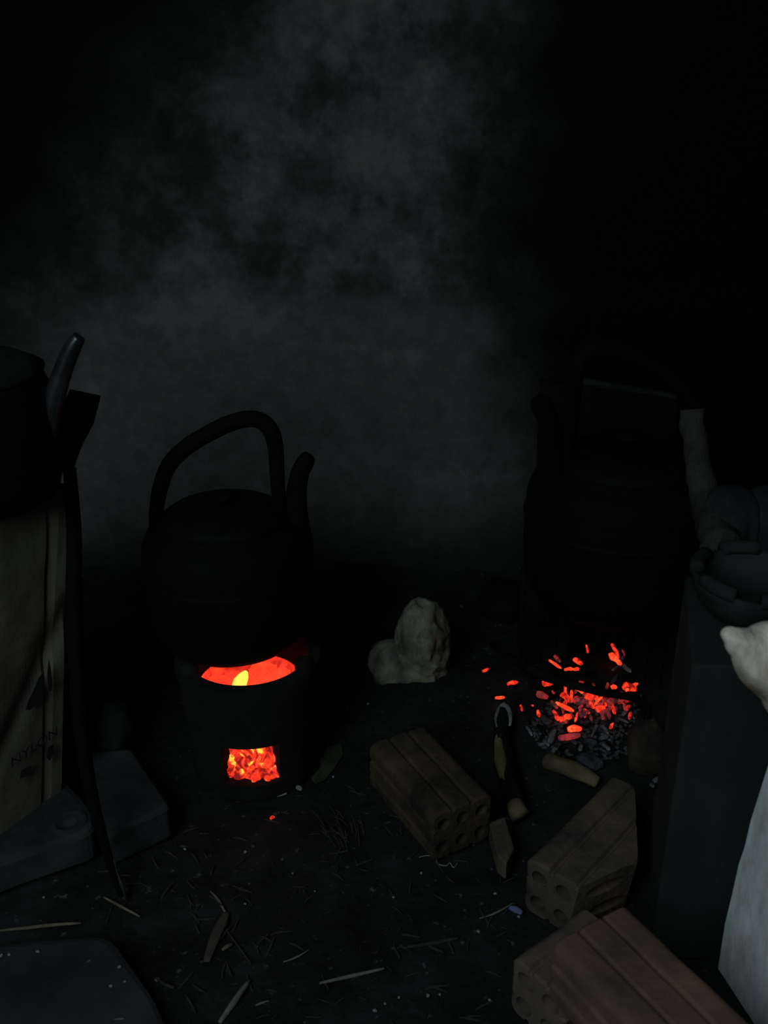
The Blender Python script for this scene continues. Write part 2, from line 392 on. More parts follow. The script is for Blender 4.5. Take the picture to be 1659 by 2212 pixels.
# ------------------------------------------------------------------ kettles
KY = 1.295; KZ = .2245; KX = at_y(499, 1300, KY).x
def kettle(label):
    o0 = Vector((KX, KY, KZ)); t = thing('kettle', label, 'kettle', o0, 'soot-blackened kettles')
    bm = bmesh.new()
    lathe(bm, [(0, 0), (.086, 0), (.098, .004), (.109, .016), (.1175, .038), (.1215, .070), (.1225, .120), (.120, .152), (.113, .170), (.101, .182), (.088, .188), (.088, .192), (.084, .192)], o0, 72)
    body = link('kettle_body', bm, 'soot', t, True)
    bm = bmesh.new(); lathe(bm, [(.1222, .118), (.1242, .121), (.1222, .124)], o0, 72); link('seam', bm, 'soot_lid', body, True)
    bm = bmesh.new(); lathe(bm, [(.088, .190), (.090, .194), (.078, .202), (.050, .210), (.02, .213), (0, .214)], o0, 56)
    lid = link('lid', bm, 'soot_lid', t, True)
    bm = bmesh.new(); lathe(bm, [(.006, .212), (.007, .217), (.014, .221), (.013, .226), (0, .228)], o0, 20); link('lid_knob', bm, 'soot', lid, True)
    H = [(333, 1165), (337, 1110), (346, 1055), (366, 1003), (404, 965), (448, 938), (495, 915), (536, 905), (565, 910), (586, 932), (595, 965), (598, 1010), (601, 1060), (606, 1110), (608, 1140)]
    bm = bmesh.new(); tube(bm, [at_y(x, y, KY) for x, y in H], [.006, .010, .011, .0115, .0115, .0115, .0115, .0115, .0115, .0115, .011, .0105, .010, .009, .006], 14, flat=1.0, smooth_k=4)
    link('handle', bm, 'soot', t, True)
    for (x, y) in ((333, 1160), (608, 1135)):
        bm = bmesh.new(); p = at_y(x, y, KY); lump(bm, p, (.010, .012, .016), 2, .05); link('handle_lug', bm, 'soot', t, True)
    S = [(640, 1260), (644, 1180), (640, 1110), (641, 1060), (648, 1022), (660, 998), (669, 985)]
    bm = bmesh.new(); tube(bm, [at_y(x, y, KY + .008) for x, y in S], [.024, .022, .0165, .014, .013, .0125, .0095], 16, smooth_k=4)
    link('spout', bm, 'soot', t, True)
    return t
k1 = kettle('soot-black kettle with a bail handle standing on the round clay stove')
k2p = at_y(1312, 1390, 1.50)
k2 = dup(k1, (k2p.x, 1.50, .175), R(186), 'soot-black kettle standing over the open ember fire at the right')
k2.scale = (1.28, 1.28, 1.28)

# ------------------------------------------------------------------ hollow bricks
def brick_bm(W, L, H, nx, nz, r=.012, groove=.0042, hr=None):
    bm = bmesh.new(); out = []
    hr = hr or min(W / nx, H / nz) * .30
    def arc(cx, cz, a0):
        return [(cx + r * math.cos(R(a0 + 90 * s / 5)), cz + r * math.sin(R(a0 + 90 * s / 5))) for s in range(6)]
    def side(a, b):      # points with two grooves between a and b (exclusive)
        a = Vector(a); b = Vector(b); d = (b - a); n = Vector((-d.y, d.x)).normalized(); o = []   # n points into the brick
        for t in (1 / 3, 2 / 3):
            for e, q in ((-.0045, 0), (-.0018, groove), (.0018, groove), (.0045, 0)):
                o.append(tuple(a + d * t + d.normalized() * e + n * q))
        return o
    x0, x1, z0, z1 = -W / 2 + r, W / 2 - r, r, H - r
    out += arc(x1, z0, -90); out += side((W / 2, 0), (W / 2, H))
    out += arc(x1, z1, 0); out += side((W / 2, H), (-W / 2, H))
    out += arc(x0, z1, 90); out += side((-W / 2, H), (-W / 2, 0))
    out += arc(x0, z0, 180); out += side((-W / 2, 0), (W / 2, 0))
    holes = []
    for i in range(nx):
        for j in range(nz):
            cx = -W / 2 + W * (i + .5) / nx * .94 + W * .03; cz = H * (j + .5) / nz * .94 + H * .03
            holes.append([(cx + hr * math.cos(2 * math.pi * k / 18), cz + hr * math.sin(2 * math.pi * k / 18)) for k in range(18)])
    def loop(pts, y, s=0):
        vs = []
        for (x, z) in pts:
            if s: x *= (1 - s / (W / 2)); z = H / 2 + (z - H / 2) * (1 - s / (H / 2))
            vs.append(bm.verts.new((x, y, z)))
        return vs
    n = len(out)
    ys = [0, .003] + [L * q / 6 for q in range(1, 6)] + [L - .003, L]
    rings = [loop(out, y, .003 if y in (0, L) else 0) for y in ys]
    for a, b in zip(rings, rings[1:]):
        for k in range(n): bm.faces.new((a[k], a[(k + 1) % n], b[(k + 1) % n], b[k]))
    hl = []
    for h in holes:
        a = loop(h, 0); b = loop(h, L)
        for k in range(18): bm.faces.new((a[k], a[(k + 1) % 18], b[(k + 1) % 18], b[k]))
        hl.append((a, b))
    for e_i, ring in ((0, rings[0]), (1, rings[-1])):
        edges = []
        for lp in [ring] + [h[e_i] for h in hl]:
            for k in range(len(lp)):
                e = bm.edges.get((lp[k], lp[(k + 1) % len(lp)])) or bm.edges.new((lp[k], lp[(k + 1) % len(lp)]))
                edges.append(e)
        got = bmesh.ops.triangle_fill(bm, edges=edges, use_beauty=True)['geom']
        bad = []
        for f in got:
            if not isinstance(f, bmesh.types.BMFace): continue
            c_ = f.calc_center_median()
            for h in holes:
                hx = sum(p[0] for p in h) / 18; hz = sum(p[1] for p in h) / 18
                if (c_.x - hx) ** 2 + (c_.z - hz) ** 2 < (hr * .97) ** 2: bad.append(f); break
        bmesh.ops.delete(bm, geom=bad, context='FACES_ONLY')
    for v in bm.verts:
        v.co += Vector((fbm(v.co, 22, 2), 0, fbm(v.co + Vector((5, 5, 5)), 22, 2))) * .0012
    return bm
def brick(A, B, z0, H, L, nx, nz, m, label, sign=1, W=None, name='hollow_brick', extra=None, hr=None, cuts=()):
    a = at_z(*A, z0 + H); b = at_z(*B, z0 + H); W = W or (b - a).length; yaw = math.atan2(b.y - a.y, b.x - a.x)
    bm = brick_bm(W, L, H, nx, nz, hr=hr)
    if sign < 0: bmesh.ops.rotate(bm, cent=(0, 0, 0), matrix=Matrix.Rotation(math.pi, 3, 'Z'), verts=bm.verts)
    Mx = Matrix.Translation(Vector((*((a + b) / 2).xy, z0))) @ Matrix.Rotation(yaw, 4, 'Z')
    if extra is not None: Mx = Mx @ extra
    loc = Mx.translation.copy(); rot = Mx.to_euler()
    for (pa, pb) in cuts:           # broken faces: vertical planes through two points of the top
        wa = Mx.inverted() @ at_z(*pa, z0 + H); wb = Mx.inverted() @ at_z(*pb, z0 + H); dd = wb - wa
        no = Vector((dd.y, -dd.x, -.12 * dd.length)).normalized()
        res = bmesh.ops.bisect_plane(bm, geom=bm.verts[:] + bm.edges[:] + bm.faces[:], plane_co=wa, plane_no=no, clear_outer=True)
        ed = [g for g in res['geom_cut'] if isinstance(g, bmesh.types.BMEdge)]
        bmesh.ops.triangle_fill(bm, edges=ed, use_beauty=True)
    bmesh.ops.recalc_face_normals(bm, faces=bm.faces)
    me = bpy.data.meshes.new(name); bm.to_mesh(me); bm.free(); me.materials.append(M[m])
    o = bpy.data.objects.new(name, me); C.objects.link(o); o.location = loc; o.rotation_euler = rot
    return tag(o, label, 'brick', 'hollow clay bricks around the fire')
brick((934, 1764), (1064, 1714), .006, .080, .18, 3, 2, 'brick_brown', 'brown six-hole brick lying by itself in front of the bag, left of the fire')
brick((1138, 1853), (1305, 1946), .004, .085, .215, 3, 2, 'brick_grey', 'grey grooved brick with a broken corner lying below the embers, four holes facing the viewer', cuts=(((1262, 1912), (1381, 1858)), ((1379, 1862), (1373, 1738))))
brick((1108, 2066), (1224, 2166), .000, .082, .12, 2, 2, 'brick_pale', 'pale brick half hidden underneath the reddish grooved brick')
brick((1192, 2034), (1352, 1950), .083, .085, .24, 2, 2, 'brick_red', 'reddish grooved brick lying on top in the lower right corner', sign=-1)
bm = bmesh.new(); a = at_z(1052, 1762, .06)
q = [at_z(1056, 1775, .03), at_z(1090, 1762, .03), at_z(1112, 1830, .03), at_z(1094, 1866, .03), at_z(1076, 1850, .03)]
prism(bm, roundpoly(q, .004), .0, .03, .003)
tag(link('brick_fragment', bm, 'brick_grey'), 'small brick fragment beside the right end of the brown six-hole brick', 'brick')
# blackened bricks carrying the right kettle
for (x, y, rz, lab) in ((k2p.x - .105, 1.625, 12, 'blackened brick standing under the left side of the kettle over the fire'), (k2p.x + .10, 1.545, -14, 'blackened brick standing under the right side of the kettle over the fire'),
                        (k2p.x, 1.66, 90, 'blackened brick standing behind the embers against the back wall')):
    h = .172 if rz != 90 else .15
    bm = brick_bm(.08, h, .08, 2, 2)
    bmesh.ops.rotate(bm, cent=(0, 0, 0), matrix=Matrix.Rotation(R(90), 3, 'X'), verts=bm.verts)
    bmesh.ops.rotate(bm, cent=(0, 0, 0), matrix=Matrix.Rotation(R(rz), 3, 'Z'), verts=bm.verts)
    bmesh.ops.translate(bm, vec=(x, y, .003), verts=bm.verts)
    tag(link('hollow_brick', bm, 'brick_black'), lab, 'brick')

# ------------------------------------------------------------------ left: slab, stones, carton, pot, shovel
bm = bmesh.new(); ZS = .055
q = [at_z(-330, 2010, ZS), at_z(0, 1862, ZS), at_z(206, 1792, ZS), at_z(196, 1742, ZS), at_z(120, 1660, ZS), at_z(-330, 1700, ZS)]
prism(bm, roundpoly(q, .02, 5), 0, ZS, .008)
plinth = tag(link('plinth_slab', bm, 'stone'), 'grey slab with a rounded corner under the printed carton', 'slab')
bm = bmesh.new(); p = at_z(150, 1775, ZS); lathe(bm, [(.010, .0005), (.018, .0005), (.021, .004), (.024, .0005)], p, 24)
link('ring', bm, 'slab_dark', plinth, True)
bm = bmesh.new(); Z2 = .055
q = [at_z(178, 1625, Z2), at_z(282, 1615, Z2), at_z(368, 1742, Z2), at_z(228, 1808, Z2)]
prism(bm, roundpoly(q, .01, 4), .0, Z2, .005)
tag(link('grey_block', bm, 'stone'), 'flat grey block lying between the carton and the glowing stove', 'block')
bm = bmesh.new(); p = at_z(248, 1575, .05)
vs_ = lump(bm, p, (.034, .038, .05), 3, .3, 1.2, 4)
tag(link('stone', bm, 'stone', smooth=True), 'rough upright stone behind the flat grey block', 'stone')
# carton
b1 = at_z(133, 1708, ZS); b0 = at_z(-10, 1812, ZS)
u = (b0 - b1).normalized(); nrm = Vector((-u.y, u.x, 0))
if nrm.y < 0: nrm = -nrm
CH = .46
lean = at_y(150, 1048, b1.y) - b1; lean.y = .0; CH = lean.z
Wc = .36; Dc = .20
def cpt(s, d, h):   # s along face from right edge, d depth, h 0..1
    return b1 + u * s + nrm * d + Vector((lean.x * h, 0, lean.z * h))
ct = thing('carton', 'brown printed cardboard carton standing at the left edge under the dark pot', 'carton', b1 + u * Wc / 2 + nrm * Dc / 2)
bm = bmesh.new(); ns, nh = 26, 30
def panel(bm, f, n1, n2):
    g = [[bm.verts.new(f(i / n1, j / n2)) for i in range(n1 + 1)] for j in range(n2 + 1)]
    for j in range(n2):
        for i in range(n1): bm.faces.new((g[j][i], g[j][i + 1], g[j + 1][i + 1], g[j + 1][i]))
def front(s, h):
    p = cpt(s * Wc, 0, h)
    crease = .004 * math.exp(-((s * Wc - .028) / .004) ** 2) + .005 * math.exp(-((s + h * .9 - .55) / .06) ** 2)
    return p + nrm * (crease + .004 * fbm((s, h, 1), 2.5, 3))
panel(bm, front, 60, 60)
panel(bm, lambda d, h: cpt(0, d * Dc, h) if d > 0 else front(0, h), 10, 60)
panel(bm, lambda d, h: cpt(Wc, d * Dc, h) if d > 0 else front(1, h), 10, 60)
panel(bm, lambda s, h: cpt(s * Wc, Dc, h), 60, 60)
panel(bm, lambda s, d: cpt(s * Wc, d * Dc, 1) if d > 0 else front(s, 1), 60, 10)
panel(bm, lambda s, d: cpt(s * Wc, d * Dc, 0) if d > 0 else front(s, 0), 60, 10)
bmesh.ops.remove_doubles(bm, verts=bm.verts, dist=.0004)
link('carton_body', bm, 'carton', ct)
def on_face(px, py, off=.0022):
    d = ray(px, py)       # intersect carton front plane
    n = u.cross(Vector((lean.x, 0, lean.z))).normalized()
    if n.y > 0: n = -n
    t = (b1 - CAM).dot(n) / d.dot(n); return CAM + d * t + n * off
def ink_poly(name, pts, off=.005):
    bm = bmesh.new(); a = [bm.verts.new(on_face(x, y, off)) for x, y in pts]; b = [bm.verts.new(on_face(x, y, off - .001)) for x, y in pts]
    bm.faces.new(a); bm.faces.new(b)
    for k in range(len(a)): bm.faces.new((a[k], a[(k + 1) % len(a)], b[(k + 1) % len(a)], b[k]))
    o = link(name, bm, 'ink', ct); o['label'] = 'printed black mark'; return o
ink_poly('printed_mark', [(88, 1448), (91, 1470), (86, 1497), (74, 1517), (58, 1531), (50, 1530), (54, 1514), (66, 1490), (78, 1462)])
ink_poly('printed_mark', [(100, 1422), (104, 1440), (108, 1475), (105, 1490), (99, 1486), (97, 1450)])
ink_poly('printed_mark', [(98, 1612), (110, 1604), (111, 1624), (102, 1640), (95, 1634)])
ink_poly('printed_mark', [(40, 1662), (62, 1650), (62, 1662), (50, 1674), (38, 1680)])
# lettering
cu = bpy.data.curves.new('lettering', 'FONT'); cu.body = 'NYLON'; cu.size = .030; cu.extrude = .0004
to = bpy.data.objects.new('lettering_tmp', cu); C.objects.link(to)
bpy.context.view_layer.update()
me = bpy.data.meshes.new_from_object(to.evaluated_get(bpy.context.evaluated_depsgraph_get()))
bpy.data.objects.remove(to, do_unlink=True)
pA = on_face(18, 1655, .0055); pB = on_face(118, 1583, .0055); ex = (pB - pA).normalized()
n = u.cross(Vector((lean.x, 0, lean.z))).normalized()
if n.y > 0: n = -n
ey = n.cross(ex).normalized()
wid = max(v.co.x for v in me.vertices); sc_ = (pB - pA).length / wid
for v in me.vertices: v.co = pA + ex * v.co.x * sc_ + ey * v.co.y * sc_ + n * v.co.z - Vector(ct['_o'])
me.materials.append(M['ink']); lt = bpy.data.objects.new('lettering', me); C.objects.link(lt); lt.parent = ct; lt['label'] = 'printed black letters'
# pot on the carton
topz = ZS + lean.z
pc = at_z(-34, 1085, topz); pc = Vector((pc.x, pc.y, topz + .004))
pt = thing('pot', 'large soot-black lidded pot with a spout standing on the printed carton', 'pot', pc)
bm = bmesh.new(); lathe(bm, [(0, 0), (.074, 0), (.088, .010), (.096, .035), (.097, .09), (.094, .13), (.087, .15), (.076, .157)], pc, 64); link('pot_body', bm, 'soot', pt, True)
bm = bmesh.new(); lathe(bm, [(.088, .152), (.090, .157), (.07, .168), (.03, .176), (0, .178)], pc, 48)
ld_ = link('lid', bm, 'clay', pt, True)
bm = bmesh.new(); lathe(bm, [(.008, .174), (.009, .186), (.016, .192), (.012, .199), (0, .201)], pc, 20); link('lid_knob', bm, 'soot', ld_, True)
S = [(80, 1010), (98, 950), (110, 890), (126, 830), (144, 780), (160, 745), (171, 728)]
bm = bmesh.new(); tube(bm, [at_y(x, y, pc.y) for x, y in S], [.015, .0145, .013, .0112, .010, .009, .0075], 18, smooth_k=4)
link('spout', bm, 'spout', pt, True)
# shovel
fy0 = at_z(262, 1940, .005); fy1 = at_y(150, 1000, fy0.y + .16)
sh = thing('fire_shovel', 'black long-handled fire shovel leaning upright against the right side of the carton', 'shovel', fy0)
def shp(px, py):
    t = (1940 - py) / 940; return at_y(px, py, fy0.y + .16 * t)
bm = bmesh.new(); tube(bm, [shp(262, 1935), shp(228, 1830), shp(192, 1690), shp(170, 1520), shp(160, 1300), shp(160, 1150), shp(150, 1010)], [.0045, .006, .009, .010, .0105, .0095, .008], 12, smooth_k=4)
link('shaft', bm, 'soot', sh, True)
bm = bmesh.new()
fr = [shp(x, y) for x, y in ((152, 1030), (118, 985), (112, 930), (148, 848), (215, 862), (200, 920), (176, 965))]
a = [bm.verts.new(p) for p in fr]; b_ = [bm.verts.new(p + Vector((0, .008, .002))) for p in fr]
bm.faces.new(a); bm.faces.new(b_)
for k in range(len(a)): bm.faces.new((a[k], a[(k + 1) % len(a)], b_[(k + 1) % len(a)], b_[k]))
link('blade', bm, 'soot', sh)
bm = bmesh.new(); tube(bm, [shp(270, 1946), shp(258, 1915), shp(246, 1885), shp(240, 1855)], [.002, .0065, .006, .004], 10, smooth_k=3, flat=.5); tp = link('tip', bm, 'steel', sh, True); tp['label'] = 'shiny steel tip'

# ------------------------------------------------------------------ lower left flat slab
bm = bmesh.new(); q = [at_z(-420, 2300, .02), at_z(385, 2300, .02), at_z(345, 2170, .02), at_z(285, 2085, .02), at_z(240, 2018, .02), at_z(60, 2032, .02), at_z(-420, 2080, .02)]
prism(bm, roundpoly(q, .03, 5), -.005, .022, .008)
tag(link('flat_slab', bm, 'slab_dark'), 'dark flat slab level with the dirt in the lower left corner', 'slab')

# ------------------------------------------------------------------ plastic bag in the middle
def union_bag(c, blobs, seed, amp, sub=5):
    bm = bmesh.new(); res = bmesh.ops.create_icosphere(bm, subdivisions=sub, radius=1)
    for v in res['verts']:
        d = v.co.normalized(); best = .0
        for (bc, rr) in blobs:
            S_ = Vector((1 / rr[0], 1 / rr[1], 1 / rr[2]))
            o_ = Vector((-bc[0] * S_.x, -bc[1] * S_.y, -bc[2] * S_.z)); dd = Vector((d.x * S_.x, d.y * S_.y, d.z * S_.z))
            A_ = dd.dot(dd); B_ = o_.dot(dd); C_ = o_.dot(o_) - 1; D_ = B_ * B_ - A_ * C_
            if D_ > 0: best = max(best, (-B_ + math.sqrt(D_)) / A_)
        w_ = Vector((d.x * 2.2 + d.z * 1.2, d.y * 2, (d.z - d.x) * .9)) + Vector((seed, 0, 0))
        fold = 1 - abs(noise.fractal(w_ * 1.1, .9, 2.2, 3)) * 3
        f = 1 + amp * fold + amp * .3 * fbm(d * 5 + Vector((seed, 1, 2)), 1, 3)
        v.co = Vector(c) + d * best * f
    return bm
bc = at_y(890, 1395, 1.56)
bm = union_bag(bc, [((.018, 0, .004), (.050, .055, .088)), ((-.040, -.012, -.030), (.040, .045, .044)), ((.004, 0, -.04), (.062, .055, .04))], 3.3, .065)
mz = min(v.co.z for v in bm.verts); bmesh.ops.translate(bm, vec=(0, 0, .004 - mz if mz > .004 else 0), verts=bm.verts)
tag(link('plastic_bag', bm, 'bag', smooth=True), 'crumpled pale greenish plastic bag on the dirt between the stove and the fire', 'bag')

# ------------------------------------------------------------------ right side: crate, pot, cloth, log, sack, board
ZC = .42
f0 = at_z(1402, 2068, .0); fl_ = Vector((f0.x, f0.y, 0))
bl = at_z(1480, 1243, ZC)
dirc = Vector((1, 0, 0)).normalized()
q = [fl_, fl_ + dirc * .42, bl + Vector((.42, .0, 0)), bl]
bm = bmesh.new()
cx = sum(q, Vector()) / 4
prism(bm, roundpoly([Vector((p.x, p.y, 0)) for p in q], .008, 3), -.004, ZC, .004)
tag(link('grey_crate', bm, 'crate'), 'tall dark grey block with plain sides standing right of the embers', 'block')
# scalloped pot on the block
pc2 = at_z(1628, 1322, ZC + .002); pc2.z = ZC + .002
pp = thing('clay_pot', 'grey clay stove pot with a notched rim standing on the tall grey block', 'pot', pc2)
bm = bmesh.new(); lathe(bm, [(0, 0), (.045, 0), (.056, .006), (.067, .02), (.072, .035), (.074, .046), (.070, .048), (.065, .044), (.060, .03), (.045, .018), (0, .016)], pc2, 64); link('bowl', bm, 'clay_grey', pp, True)
for k in range(6):
    a0 = R(60 * k + 12); bm = bmesh.new(); pts = []
    for s in range(6):
        a = a0 + R(38) * s / 5; pts.append(pc2 + Vector((.069 * math.cos(a), .069 * math.sin(a), .050)))
    tube(bm, pts, .0085, 10, ref=(0, 0, 1)); link('rim_knob', bm, 'clay_grey', pp, True)
# cloth bundle behind
c3 = at_y(1620, 1100, 1.30)
def bundle(px, py, rx, rz, seed):
    bm = bmesh.new(); c = at_y(px, py, 1.285); res = bmesh.ops.create_icosphere(bm, subdivisions=5, radius=1)
    for v in res['verts']:
        d = v.co.normalized(); a = math.atan2(d.y, d.x)
        f = 1 + .035 * math.sin(a * 11 + seed + 2 * d.z) * (1 - abs(d.z)) + .05 * fbm(d * 2, 1, 3)
        e = lambda t: math.copysign(abs(t) ** .7, t)
        v.co = c + Vector((e(d.x) * rx * f, e(d.y) * .045 * f, e(d.z) * rz))
    return bm
# everything behind the block stands on a low dark ledge
zl = at_y(1600, 1185, 1.25).z - .035
bm = bmesh.new(); p0 = at_y(1492, 1190, 1.26)
prism(bm, roundpoly([(p0.x + .075, 1.235), (p0.x + .5, 1.235), (p0.x + .5, 1.335), (p0.x + .075, 1.335)], .01), -.004, zl, .006)
tag(link('dark_plinth', bm, 'slab_dark'), 'dark ledge behind the tall grey block carrying the two cloth bundles', 'ledge')
for (px, rx, sd, lab) in ((1582, .036, 0, 'left of the two grey ribbed sackcloth bundles behind the clay pot'), (1672, .042, 2, 'right of the two grey ribbed sackcloth bundles, cut by the frame edge')):
    bm = bundle(px, 1100, rx, .056, sd)
    mz = min(v.co.z for v in bm.verts); bmesh.ops.translate(bm, vec=(0, 0, zl - mz - .002), verts=bm.verts)
    tag(link('sackcloth_bundle', bm, 'cloth', smooth=True), lab, 'bundle', 'sackcloth bundles')
# leaning log
def lg(px, py, y): return at_y(px, py, y)
bm = bmesh.new(); tube(bm, [lg(1493, 884, 1.42), lg(1497, 930, 1.41), lg(1508, 1000, 1.38), lg(1520, 1070, 1.35), lg(1540, 1130, 1.28), lg(1560, 1185, 1.21)], [.017, .0185, .018, .020, .024, .026], 14, smooth_k=4, wob=.35)
tag(link('leaning_stick', bm, 'wood_grey', smooth=True), 'thick grey stick leaning upright between the right kettle and the cloth bundles', 'stick')
# blackened board behind the right kettle with a paler top edge
bm = bmesh.new(); yb = 1.76
pb = [at_y(1178, 838, yb), at_y(1478, 876, yb)]
v8 = []
for dy in (0, .02):
    for (p, z) in ((pb[0], 0), (pb[1], 0), (pb[1], pb[1].z), (pb[0], pb[0].z)):
        v8.append(bm.verts.new((p.x, yb + dy + z * .09, z)))
for f_ in ((0, 1, 2, 3), (4, 5, 6, 7), (0, 1, 5, 4), (1, 2, 6, 5), (2, 3, 7, 6), (3, 0, 4, 7)): bm.faces.new([v8[k] for k in f_])
bo = tag(link('sooty_board', bm, 'brick_black'), 'soot-black board leaning on the wall behind the right kettle', 'board')
bm = bmesh.new(); tube(bm, [pb[0] + Vector((.06, .05, .0)), pb[1] + Vector((-.0, .048, .0))], .007, 8)
e_ = link('top_edge', bm, 'clay_grey', bo); e_['label'] = 'paler top edge'
# white sack on the right
sp_ = at_y(1640, 1405, .93)
bm = bmesh.new(); yk = .835
SP = [at_y(1564, 1358, yk + .01), at_y(1578, 1366, yk), at_y(1604, 1384, yk), at_y(1650, 1408, yk), at_y(1740, 1450, yk), at_y(1850, 1580, yk), Vector((.60, yk, .14)), Vector((.60, yk, .05)), Vector((.60, yk, .003))]
tube(bm, SP, [.003, .009, .016, .036, .052, .054, .056, .056, .048], 40, smooth_k=8)
for v in bm.verts:
    q_ = v.co * 9; fold = 1 - abs(noise.fractal(Vector((q_.x + q_.z, q_.y, (q_.z - q_.x) * .4)), .8, 2.1, 4)) * 2
    v.co += Vector((-.3, -1, .3)) * .008 * fold
bmesh.ops.translate(bm, vec=(0, 0, -min(v.co.z for v in bm.verts)), verts=bm.verts)
SACK = link('white_sack', bm, 'sack', smooth=True)
tag(SACK, 'creased white plastic sack leaning in at the right edge above the white board', 'sack')
# white board
g0 = at_z(1551, 2092, .0); g1 = at_z(1648, 2240, .0); dr = (g1 - g0).normalized(); nn = Vector((dr.y, -dr.x, 0))
if nn.x < 0: nn = -nn
outline = [(0, 0), (.42, 0), (.42, .30)]
for (px, py) in ((1690, 1560), (1659, 1655), (1640, 1715), (1622, 1772), (1608, 1832), (1596, 1866), (1582, 1930), (1566, 1996)):
    d = ray(px, py); p = CAM + d * ((g0 - CAM).dot(nn) / d.dot(nn)); outline.append(((p - g0).dot(dr), p.z))
bm = bmesh.new()
def wp(s, z, off): return g0 + dr * s + Vector((0, 0, z)) + nn * off
a = [bm.verts.new(wp(s, z, 0)) for s, z in outline]; b_ = [bm.verts.new(wp(s, z, .018)) for s, z in outline]
bm.faces.new(a); bm.faces.new(b_)
for k in range(len(a)): bm.faces.new((a[k], a[(k + 1) % len(a)], b_[(k + 1) % len(a)], b_[k]))
tag(link('white_board', bm, 'white'), 'weathered whitish board standing on edge in the lower right corner', 'board')

# ------------------------------------------------------------------ open fire
def gz(p): return fh(p.x, p.y) - .008
def on_ground(px, py, h=0):
    z = 0.0
    for _ in range(6):
        p = at_z(px, py, z + h); z = gz(p)
    return p
def bar(px0, py0, px1, py1, thick, m, name, lab, cat, group=None, h=.008, wob=.5, sub=None):
    a = on_ground(px0, py0, h); b = on_ground(px1, py1, h); r = thick / 2 / 1400
    bm = bmesh.new(); mid = (a + b) / 2 + Vector((0, 0, random.uniform(-.001, .002)))
    tube(bm, [a, a.lerp(mid, .3), mid, mid.lerp(b, .6), b], [r * .7, r, r * 1.1, r, r * .6], 8, wob=wob, smooth_k=2)
    return tag(link(name, bm, m, smooth=True), lab, cat, group)
ash = bmesh.new()
for k in range(520):
    a = random.uniform(0, 6.28); r = math.sqrt(random.random())
    p = on_ground(1275 + 125 * r * math.cos(a), 1570 + 75 * r * math.sin(a), .003)
    lump(ash, p, (random.uniform(.002, .006), random.uniform(.002, .005), random.uniform(.0015, .003)), 1, .5, 2, k)
tag(link('ash_bed', ash, 'ash_grey', loc=None), 'bed of loose grey ash around the open ember fire', 'ash', kind='stuff')
EG = 'glowing embers of the open fire'
EL = 'red glowing ember in the open fire under the right kettle'
EM = [(1187, 1427, 1212, 1443, 9, 'ember_bright'), (1219, 1446, 1238, 1446, 9, 'ember_bright'), (1238, 1446, 1251, 1445, 8, 'ember'), (1240, 1424, 1258, 1434, 14, 'ember'),
      (1190, 1404, 1194, 1414, 7, 'ember'), (1206, 1391, 1211, 1413, 7, 'ember'), (1195, 1412, 1210, 1430, 9, 'ember_dim'), (1266, 1394, 1270, 1410, 6, 'ember'), (1318, 1414, 1340, 1434, 17, 'ember_bright'),
      (1322, 1392, 1336, 1420, 11, 'ember'), (1172, 1477, 1194, 1474, 16, 'ember'), (1183, 1464, 1184, 1480, 9, 'ember_bright'), (1320, 1486, 1332, 1484, 12, 'ember_bright'), (1346, 1480, 1374, 1490, 20, 'ember'),
      (1352, 1492, 1376, 1476, 10, 'ember_bright'), (1244, 1488, 1260, 1496, 15, 'ember_bright'), (1221, 1480, 1222, 1502, 8, 'ember'), (1234, 1492, 1236, 1516, 9, 'ember'), (1201, 1517, 1239, 1536, 10, 'ember_bright'),
      (1268, 1500, 1292, 1512, 20, 'ember'), (1284, 1524, 1302, 1503, 7, 'ember_bright'), (1288, 1534, 1306, 1528, 16, 'ember'), (1208, 1556, 1234, 1548, 18, 'ember'), (1226, 1576, 1256, 1574, 12, 'ember_bright'),
      (1213, 1500, 1232, 1512, 18, 'ember'), (1240, 1510, 1262, 1520, 20, 'ember_dim'), (1196, 1536, 1206, 1556, 11, 'ember'), (1162, 1534, 1165, 1548, 8, 'ember'), (1124, 1524, 1128, 1536, 7, 'ember'),
      (1148, 1524, 1152, 1526, 5, 'ember'), (1096, 1478, 1118, 1474, 10, 'ember'), (1070, 1508, 1090, 1506, 10, 'ember_bright'), (1042, 1450, 1056, 1444, 6, 'ember'), (1318, 1574, 1324, 1562, 8, 'ember'),
      (1360, 1552, 1362, 1538, 8, 'ember'), (1310, 1518, 1336, 1512, 16, 'ember_dim'), (1335, 1516, 1362, 1512, 16, 'ember_dim'), (1300, 1540, 1318, 1530, 12, 'ember_dim'), (1206, 1594, 1254, 1588, 14, 'ember_dim'),
      (1160, 1498, 1184, 1506, 18, 'ember_dim'), (1250, 1470, 1260, 1476, 10, 'ember_dim'), (1348, 1520, 1352, 1534, 9, 'ember_dim'), (1274, 1516, 1282, 1530, 13, 'ember'), (1134, 1446, 1140, 1448, 5, 'ember_dim'),
      (1344, 1404, 1350, 1416, 5, 'ember_dim'), (1254, 1548, 1270, 1536, 12, 'ember_dim'), (1216, 1524, 1226, 1512, 12, 'ember')]
for e in EM:
    k_ = {'ember': 'red', 'ember_bright': 'bright orange-red', 'ember_dim': 'dull fading red'}[e[5]]
    w_ = 'off to the left, away from the main heap' if e[0] < 1160 else 'at the back of the fire, behind the long charred stick' if e[1] < 1462 else 'at the right end of the long charred stick' if e[0] > 1310 else 'in the heap in front of the long charred stick'
    bar(*e[:4], e[4] * .8, e[5], 'ember', k_ + ' ember ' + w_, 'ember', EG, h=.018, wob=.9)
bar(597, 1706, 611, 1702, 6, 'ember', 'ember', 'tiny red ember lying on the dirt right under the stove vent', 'ember')
bar(584, 1770, 592, 1765, 6, 'ember', 'ember', 'single tiny red ember on the dirt below the stove', 'ember')
